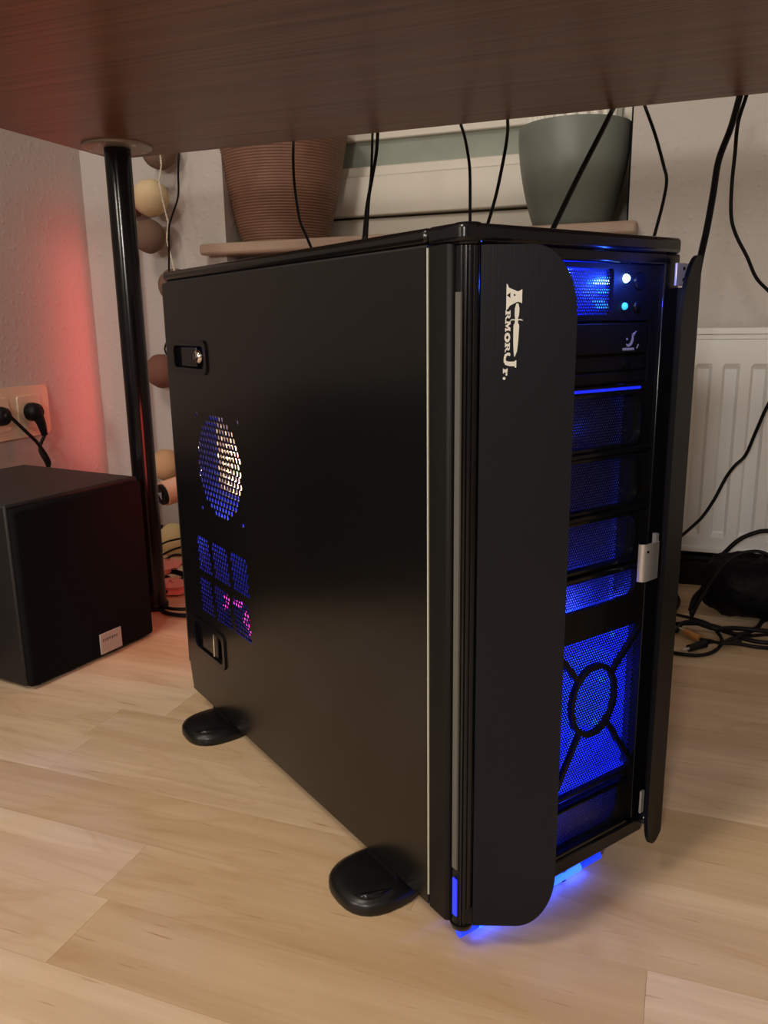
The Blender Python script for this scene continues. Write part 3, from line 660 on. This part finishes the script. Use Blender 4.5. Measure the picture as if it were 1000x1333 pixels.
def rel(q, yc, zc): return tuple(Vector(q) - Vector((XL+.0145, .80+yc, .295+zc)))
plug(.036, 0, 'black angled plug in the right socket, its cord dropping straight down', (.020, .012, -.050),
     [rel(onX(52,585,-1.15),.036,0), rel(onX(62,606,-1.14),.036,0), rel(onX(72,640,-1.15),.036,0), rel((-1.14,.96,.02),.036,0)])
plug(-.052, 0, 'black plug in the left socket, its cord slanting down to the right', tuple(rel(onX(12,541,-1.135),-.052,0)),
     [rel(onX(34,562,-1.135),-.052,0), rel(onX(50,578,-1.135),-.052,0), rel(onX(64,600,-1.135),-.052,0), rel(onX(70,622,-1.14),-.052,0), rel((-1.12,.98,.02),-.052,0)])

# ------------------------------------------------------------------ radiator
rd = empty('radiator', 'cream flat panel radiator with pressed flutes below the window wall', 'radiator', (-.15, .99, .065))
def RL(mb): return mb.xf(Matrix.Translation((.15, -.99, -.065)))
mb = MB(); pitch = .0436; xg = -.60; zs = [.0650,.0895,.0935,.0975,.1010,.104,.383,.388,.3925,.432]; prof = []
x = xg
xs = []
while x < .95:
    xs += [(x, 0), (x+.0045, 1), (x+.0225, 1), (x+.0270, 0)]; x += pitch
for zi, z in enumerate(zs):
    for (x, d) in xs:
        inside = {3: .9, 4: 1.0, 5: 1, 6: 1, 7: .5}.get(zi, 0); 
        if zi in (2,): inside = .35
        mb.v.append((x, .99 + .0052*d*inside*1.6, z))
nx = len(xs)
for j in range(len(zs)-1):
    for i in range(nx-1): mb.f.append((j*nx+i, j*nx+i+1, (j+1)*nx+i+1, (j+1)*nx+i))
x1 = xs[-1][0]
mb.box(xg, x1, 1.0, 1.002, .065, .432)
obj('front_panel', RL(mb), M['rad'], rd)
obj('bottom_fold', RL(MB().box(xg, x1, .985, 1.0, .063, .0735)), M['rad'], rd, bevel=0.002)
obj('top_grille', RL(MB().box(xg, x1, .988, 1.060, .4405, .4510).box(xg, x1, .992, 1.060, .432, .4405)), M['rad'], rd, bevel=0.0012)
obj('rear_panel', RL(MB().box(xg, x1, 1.050, 1.060, .065, .432)), M['rad'], rd)
for xx in (-.5, .8): obj('bracket', RL(MB().box(xx, xx+.03, 1.06, YB-.0005, .15, .40)), M['rad'], rd)
obj('pipe', RL(MB().cyl((-.57,1.03,0),(-.57,1.03,.07),.008,16).cyl((-.54,1.03,0),(-.54,1.03,.07),.008,16)), M['rad'], rd)

# ------------------------------------------------------------------ pots on the sill
SZ = WZ0+0.0262
def ribbed(r0, r1, h):
    pr = [(0.0001, 0), (r0*.96, 0)]
    n = 46
    for k in range(n*3+1):
        t = k/(n*3); base = r0 + (r1-r0)*(t**.8)
        pr.append((base + (.0012 if k % 3 == 1 else -.0004), h*t+.001))
    pr += [(r1-.004, h+.001), (r1-.010, h-.004), (r0*.9, h*.75), (.0001, h*.74)]
    return pr
lp = empty('plant_pot', 'ribbed brown plant pot on the left end of the window sill', 'plant pot', (-.722, 1.175, SZ))
Mrib = mat('brown_ribbed_clay', (0.185, 0.095, 0.060), 0.6, noise=(25, 0.3))
obj('pot_body', MB().lathe((0,0,0), ribbed(.092, .146, .25), 72), Mrib, lp, smooth=True)
obj('soil', MB().lathe((0,0,.19), [(.118,0),(.11,.004),(.0001,.006)], 32), mat('potting_soil', (.05,.035,.025), .95, bump=(90,.004,.6)), lp, smooth=True)
gp = empty('plant_pot', 'smooth sage grey tapered plant pot on the right end of the window sill', 'plant pot', (-.100, 1.165, SZ))
prg = [(.0001,0),(.066,0),(.070,.003)]
for k in range(1, 17): t = k/16; prg.append((.070+.034*math.sin(t*math.pi/2)**.85, .003+.176*t))
prg += [(.1035,.183),(.0995,.1835),(.097,.178),(.08,.12),(.0001,.12)]
obj('pot_body', MB().lathe((0,0,0), prg, 64), M['pot_g'], gp, smooth=True)
ib = MB()
for k in range(26):
    a = 2*math.pi*k/26; c, s = math.cos(a), math.sin(a)
    ib.cyl((.082*c,.082*s,.15),(.085*c,.085*s,.222),.0052,6)
ib.lathe((0,0,.12), [(.080,0),(.082,.11),(.078,.11),(.075,0)], 40)
obj('inner_planter', ib, M['white_pot'], gp, label='white ribbed inner planter')
# dark strip put in for the shade beside the pot at the reveal
bb = obj('reveal_shade', MB().prism(rrect(.004, .0110, 1.14, 1.17, .003), SZ, SZ+.22), M['matte']); tag(bb, 'black strip standing in for the shade beside the sage pot at the window reveal', 'shade strip')

# ------------------------------------------------------------------ cotton ball string light
def ball(c, r, m, label):
    mb = MB(); n = 24; pr = [(max(.0001, r*math.sin(math.pi*i/16)), -r*math.cos(math.pi*i/16)) for i in range(17)]
    mb.lathe((0,0,0), pr, n)
    mb.v = [tuple(Vector(v)*(1+.02*math.sin(9*v[0]/r+5*v[2]/r))) for v in mb.v]
    o = obj('cotton_ball', mb, m, None, smooth=True); o.location = c
    return tag(o, label, 'light ball', 'cotton balls of the string light')
YL = 1.035
ball(onY(207,197,YL), .036, M['ball_b'], 'brown cotton ball hanging highest, cut off by the desk edge')
ball(onY(196,258,YL-.02), .0375, M['ball_c'], 'cream yellow cotton ball below the top brown one')
ball(onY(170,266,YL+.005), .030, M['ball_r'], 'dark cotton ball peeping out between desk leg and cream ball')
ball(onY(194,308,YL-.02), .0345, M['ball_b'], 'dark brown cotton ball touching the cream ball from below')
ball(onY(228,372,YL), .036, M['ball_b'], 'brown cotton ball mostly hidden behind the top rear corner of the computer')
ball(onY(211,483,YL), .0375, M['ball_r'], 'rust brown cotton ball beside the upper side latch')
ball(onY(216,605,YL), .036, M['ball_t'], 'tan cotton ball resting just above the black capped tube')
ball(onZ(227,702,.034), .034, M['ball_g'], 'pale greenish cotton ball lying on the floor among the cables')
st = []
for (a_, b_) in ((208,196),(210,215),(207,235),(212,262),(219,290),(217,312),(223,335),(227,352),(238,385),(250,430),(255,520),(255,600)): st.append(onY(a_, b_, YL-.052))
def twist(pts, r, amp, ph, turns):
    mb = MB(); P0 = []
    n = len(pts)
    for i in range(n-1):
        for k in range(6):
            t = (i+k/6)/(n-1); p = pts[i].lerp(pts[i+1], k/6); a = turns*2*math.pi*t+ph
            P0.append(p + Vector((math.cos(a)*amp, 0, 0)) + Vector((0, math.sin(a)*amp, 0)))
    return mb.tube(P0, r, 6, 1)
sl = twist(st, .0011, .0013, 0, 26); s2 = twist(st, .0011, .0013, math.pi, 26); sl.add(s2.v, s2.f)
tag(obj('light_string', sl, M['string'], smooth=True), 'twisted white cord the cotton balls hang from', 'cord')

# ------------------------------------------------------------------ black capped tube lying among the cables
tb = empty('paper_tube', 'peach coloured tube with glossy black end cap lying behind the desk leg', 'tube', tuple(onY(213,643,.90)))
ax = Vector((.42, .86, .16)).normalized()
obj('tube_body', MB().cyl((0,0,0), ax*.15, .0265, 32), M['bottle'], tb, smooth=True)
obj('end_cap', MB().lathe((0,0,0), [(.0225,-.001),(.0225,.008),(.0195,.010),(.018,.006),(.0001,.006)], 32, axis=-ax), M['gloss'], tb, smooth=True)
u_ = ax.orthogonal().normalized(); v_ = ax.cross(u_); c_ = -ax*.0072
tri = [c_ + (u_*math.cos(t)+v_*math.sin(t))*.011 for t in (0, 2.09, 4.19)]
obj('triangle_mark', MB().add([tuple(p) for p in tri]+[tuple(p-ax*.001) for p in tri], [(0,1,2),(5,4,3),(0,3,4,1),(1,4,5,2),(2,5,3,0)]), M['printd'], tb)
# the box it lies on (dark, red glow put into its colour)
b2 = obj('cable_box', MB().box(-.9, -.70, .955, 1.05, 0, .055), mat('dark_box_red_glow', (.20,.06,.05), .6), bevel=0.004); tag(b2, 'low dark box, red glow put into its colour, against the back wall under the peach tube', 'box')

# ------------------------------------------------------------------ hanging cables
def cable(pts, r, label, group=None, n=8):
    o = obj('cable', MB().tube(pts, r, n), M['cable'], smooth=True); return tag(o, label, 'cable', group)
G = 'cables hanging behind the desk'
def hang(pl, Ys, r, label, tail=None):
    n = len(pl); pts = []
    for i, (a_, b_) in enumerate(pl): pts.append(onY(a_, b_, Ys[0]+(Ys[1]-Ys[0])*i/(n-1)))
    pts[0] = onY(pl[0][0], pl[0][1], Ys[0]) 
    pts = [pts[0] + (pts[0]-pts[1]).normalized()*.06] + pts
    d = (pts[-1]-pts[-2]).normalized()
    if tail: pts += [pts[-1]+d*.05, pts[-1]+d*.09] + [Vector(t) for t in tail]
    return cable(pts, r, label, G)
hang([(233,196),(232,225),(232,255),(225,278),(220,296),(220,325),(220,355),(220,400)], (.80,.80), .0018, 'thin black cable hanging beside the cotton balls', [(-.66,.80,.35),(-.64,.78,.004)])
hang([(382,182),(382,215),(384,245),(390,285),(398,305),(405,322)], (.70,.66), .0022, 'black cable hanging in front of the brown ribbed pot', [(-.33,.66,.35),(-.36,.68,.004)])
hang([(485,172),(484,210),(482,240),(477,270),(473,310)], (.70,.66), .0020, 'left one of the two black cables hanging together right of the brown pot', [(-.27,.64,.35),(-.3,.66,.004)])
hang([(492,170),(490,200),(484,235),(480,260),(477,310)], (.69,.65), .0026, 'right one of the two black cables hanging together right of the brown pot', [(-.25,.63,.35),(-.28,.64,.004)])
hang([(600,162),(605,178),(610,205),(612,230),(612,292)], (.69,.62), .0021, 'black cable dropping straight behind the top front corner of the computer', [(-.15,.60,.35),(-.2,.62,.004)])
hang([(661,154),(661,172),(657,200),(648,245),(641,272),(634,295)], (.69,.60), .0023, 'black cable bending left before the white window frame', [(-.11,.60,.35),(-.15,.60,.004)])
hang([(800,138),(784,170),(752,232),(719,300)], (.68,.50), .0033, 'thick black cable slanting across the sage grey pot', [(-.02,.48,.35),(-.06,.5,.004)])
hang([(839,136),(853,175),(864,215),(868,235),(863,265),(852,307)], (.70,.60), .0021, 'black cable with a kink on the bare wall right of the sage pot', [(.07,.60,.35),(.06,.6,.004)])
hang([(964,122),(952,165),(936,208),(929,250),(921,295),(912,336),(903,380),(880,450)], (.69,.52), .0040, 'thickest black cable running down behind the right wing door', [(.06,.52,.25),(.03,.54,.004)])
hang([(972,124),(961,160),(957,200),(953,240),(952,280),(958,305),(973,335),(985,362),(1004,382)], (.69,.78), .0024, 'thin black cable bowing out to the right frame edge above the radiator', [(.50,.84,.30),(.56,.85,.06),(.62,.84,.004),(.75,.82,.004)])
# cables by the radiator
cable([(.46,.70,.735), (.44,.78,.60), (.38,.86,.46), onY(1040,470,.90), onY(1004,520,.90), onY(985,560,.92), onY(971,592,.95), onY(957,606,.95), onY(945,622,.96), onY(930,650,.96), onY(915,672,.96), onY(903,684,.95), onY(888,697,.93), onY(860,720,.90)], .0028, 'black cable running diagonally across the radiator front')
cable([(.80,.86,.004), (.60,.86,.006), (.45,.88,.06), onY(1050,690,.90), onY(1000,691,.90), onY(985,693,.90), onY(965,701,.90), onY(950,713,.90), onY(935,730,.90), onY(915,765,.88), (.16,.84,.004)], .0036, 'thick black cable arching in front of the radiator bottom edge')
cable([onZ(899,806,.006), onY(908,788,.78), onY(920,768,.80), onY(935,745,.80), onY(950,729,.80), onY(970,719,.80), onY(1000,722,.80), onY(1040,760,.80), (.40,.79,.004), (.6,.78,.004)], .0026, 'black cable with a bright sheen looping over the dark bag')

# dark bag and low black box at the right rear
bg = MB(); n = 28; mrows = 14
for j in range(mrows+1):
    t = math.pi*j/mrows
    for i in range(n):
        a_ = 2*math.pi*i/n
        cx, cy, cz = math.cos(a_)*math.sin(t), math.sin(a_)*math.sin(t), -math.cos(t)
        f_ = lambda v: math.copysign(abs(v)**.7, v)
        wv = 1+.05*math.sin(5*a_+3*t)+.03*math.sin(11*a_-4*t)
        bg.v.append((f_(cx)*.085*wv, f_(cy)*.055*wv, max(0, .046+f_(cz)*(.052 if cz > 0 else .046)*wv)))
for j in range(mrows):
    for i in range(n): bg.f.append((j*n+i, j*n+(i+1)%n, (j+1)*n+(i+1)%n, (j+1)*n+i))
bag = obj('cable_bag', bg, mat('black_nylon', (.002,.002,.003), .55, spec=.12, bump=(60,.004,.8)), smooth=True); bag.location = (.262, .862, 0)
tag(bag, 'bulging black bag on the floor before the radiator', 'bag')
bx = empty('cable_box', 'long low black box on the floor under the radiator', 'box', (.40, 1.0, 0))
obj('box_body', MB().box(-.42, .40, -.01, .065, 0, .046), M['matte'], bx, bevel=0.004)
obj('box_lid', MB().box(-.422, .402, -.012, .067, .046, .056), M['matte'], bx, bevel=0.003)

# tangle of cables on the right floor
FG = 'cables tangled on the floor right of the computer'
def fl_(x, y, z=.003): return onZ(x, y, z)
cable([fl_(860,846), fl_(885,851), fl_(910,853), fl_(930,848), fl_(940,836), fl_(935,824,.006), fl_(922,812,.006), fl_(905,806,.008), fl_(880,800,.006)], .0027, 'black cable curving in a wide bow nearest the viewer, right of the wing', FG)
cable([fl_(940,838,.009), fl_(955,831,.008), fl_(975,828), fl_(1010,826), fl_(1060,828), (.5,.74,.003), (.9,.76,.003)], .0026, 'black cable running right from the plug to the frame edge', FG)
cable([fl_(938,838,.004), fl_(960,838), fl_(985,842), fl_(1010,844), fl_(1060,846), (.5,.68,.003), (.85,.62,.003)], .0028, 'lowest black cable leaving the tangle at the right frame edge', FG)
cable([fl_(880,812,.004), fl_(910,812,.010), fl_(940,818,.009), fl_(970,832,.008), fl_(1010,838,.008), fl_(1060,842,.006), (.5,.70,.004), (.9,.69,.004)], .0034, 'thick black cable crossing the middle of the tangle', FG)
cable([fl_(880,822,.004), fl_(888,812,.010), fl_(904,810,.013), fl_(930,818,.014), fl_(960,818,.013), fl_(1010,822,.012), fl_(1060,820,.006), (.5,.77,.004), (.9,.80,.004)], .0036, 'thick black cable along the front of the dark bag', FG)
cable([fl_(865,770,.004), fl_(878,772,.006), fl_(884,781,.006), fl_(880,793,.006), fl_(866,800,.004)], .0026, 'small black cable loop peeking out behind the right wing door', FG)
cable([fl_(900,803,.006), fl_(899,790,.02), fl_(904,776,.035), fl_(914,768,.03), fl_(925,778,.012)], .0022, 'small upright black cable bend left of the dark bag', FG)
cable([(.8,.90,.004), (.5,.86,.006), fl_(1060,800,.008), fl_(1000,806,.008), fl_(985,818,.008), fl_(960,826,.008), fl_(925,815,.004)], .0034, 'black cable entering from the right over the gap beside the bag', FG)
def jack(label, p, q, mtl, tipcol, cord):
    e = empty('audio_plug', label, 'plug', tuple(p)); p = Vector(p); q = Vector(q); d = (q-p)
    obj('sleeve', MB().cyl((0,0,0), d, .0052, 20, .0060), mtl, e, smooth=True)
    obj('plug_tip', MB().tube([(0,0,0), -d.normalized()*.010, -d.normalized()*.014], lambda t: .0022-.0006*t, 10, 1), tipcol, e, smooth=True)
    obj('cord', MB().tube([d*.98]+[Vector(c)-p for c in cord], .0022, 8), M['cable'], e, smooth=True)
jack('black sleeved audio plug with metal tip lying on the floor', fl_(897,844,.0065), fl_(918,838,.0065), M['matte'], M['nickel'], [fl_(928,836,.008), fl_(942,836,.010), fl_(965,828,.012)])
jack('orange sleeved plug lying behind the black plug', fl_(893,822,.0075), fl_(912,832,.0065), M['orange'], M['nickel'], [fl_(925,834,.012), fl_(942,838,.014), fl_(965,834,.016)])

# cables on the left, between the subwoofer and the computer
LG = 'cables tangled on the floor left of the computer'
def lc(pl, Yv, r, label): cable([onY(a_, b_, Yv) for a_, b_ in pl], r, label, LG)
cable([fl_(190,770,.004), fl_(203,785,.004), fl_(215,797,.004), fl_(235,801,.004), fl_(255,801,.004)], .0035, 'black cable bow on the floor nearest the speaker', LG)
cable([fl_(190,792,.006), fl_(205,778,.006), fl_(222,768,.010), fl_(240,764,.010), fl_(262,760,.01)], .0034, 'black cable arching inside the floor bow', LG)
cable([fl_(200,782,.010), fl_(212,790,.010), fl_(232,793,.010), fl_(255,792,.01)], .0030, 'black cable just behind the nearest floor bow', LG)
cable([fl_(190,742,.02), fl_(205,746,.02), fl_(225,744,.02), fl_(245,750,.02)], .0050, 'thick black cable across the upper pile left of the computer', LG)
cable([fl_(192,752,.014), fl_(212,750,.014), fl_(230,756,.016), fl_(250,748,.015)], .0042, 'thick black cable under the upper pile left of the computer', LG)
cable([fl_(190,728,.03), fl_(205,733,.03), fl_(222,730,.03), fl_(245,736,.03)], .0036, 'black cable below the pale green cotton ball', LG)
cable([fl_(196,726,.05), fl_(206,712,.06), fl_(218,705,.06), fl_(235,701,.06)], .0020, 'thin black cable arc crossing the pale green cotton ball', LG)
cable([fl_(200,728,.05), fl_(212,722,.06), fl_(224,716,.06), fl_(240,711,.06)], .0022, 'second thin black cable arc below the first over the pale ball', LG)
cable([fl_(190,738,.03), fl_(203,722,.04), fl_(214,728,.04), fl_(228,722,.045), fl_(245,724,.04)], .0020, 'wavy thin black cable at the foot of the pale ball', LG)
def crumple(c, sx, sy, sz, label, seed):
    rnd = random.Random(seed); mb = MB(); n_, m_ = 10, 6
    for j in range(m_+1):
        t = math.pi*j/m_
        for i in range(n_):
            a_ = 2*math.pi*i/n_; k = rnd.uniform(.75, 1.2)
            mb.v.append((math.cos(a_)*math.sin(t)*sx*k, math.sin(a_)*math.sin(t)*sy*k, max(-sz*.9, -math.cos(t)*sz*k)))
    for j in range(m_):
        for i in range(n_): mb.f.append((j*n_+i, j*n_+(i+1)%n_, (j+1)*n_+(i+1)%n_, (j+1)*n_+i))
    o = obj('crumpled_paper', mb, M['red_paper']); o.location = (c[0], c[1], max(c[2], sz*.9)); return tag(o, label, 'paper')
crumple(fl_(207,742,.03), .028, .02, .010, 'flat crumpled pink paper between the thick cables', 1)
crumple(fl_(222,735,.035), .026, .02, .010, 'crumpled pink paper below the pale green ball', 2)
crumple(fl_(222,764,.010), .040, .03, .012, 'larger crumpled pink paper on the floor behind the cable bows', 3)

# unseen red light bar, added behind the desk leg to redden the left wall
rb = empty('added_light_bar', 'unseen slim red light bar added at the back wall behind the desk leg', 'lamp', (-1.037, 1.040, 0))
obj('bar_body', MB().box(-.004, .006, -.022, -.004, .03, .68), M['black'], rb, bevel=0.001)
obj('bar_shade', MB().box(-.023, .006, -.0075, -.0065, .03, .68), M['black'], rb)  # blade added to keep the red light off the back wall
obj('bar_lens', MB().box(-.0065, -.0042, -.018, -.008, .12, .67), M['led_r'], rb)
obj('bar_foot', MB().lathe((0,-.006,0), [(.03,0),(.03,.006),(.008,.012),(.006,.03)], 24), M['black'], rb, smooth=True)
light('red_bar_light', 'AREA', (-1.0455, 1.0275, .40), 0.33, (1.0, 0.12, 0.12), 0.006, (XL, 1.0275, .40), size_y=.54)
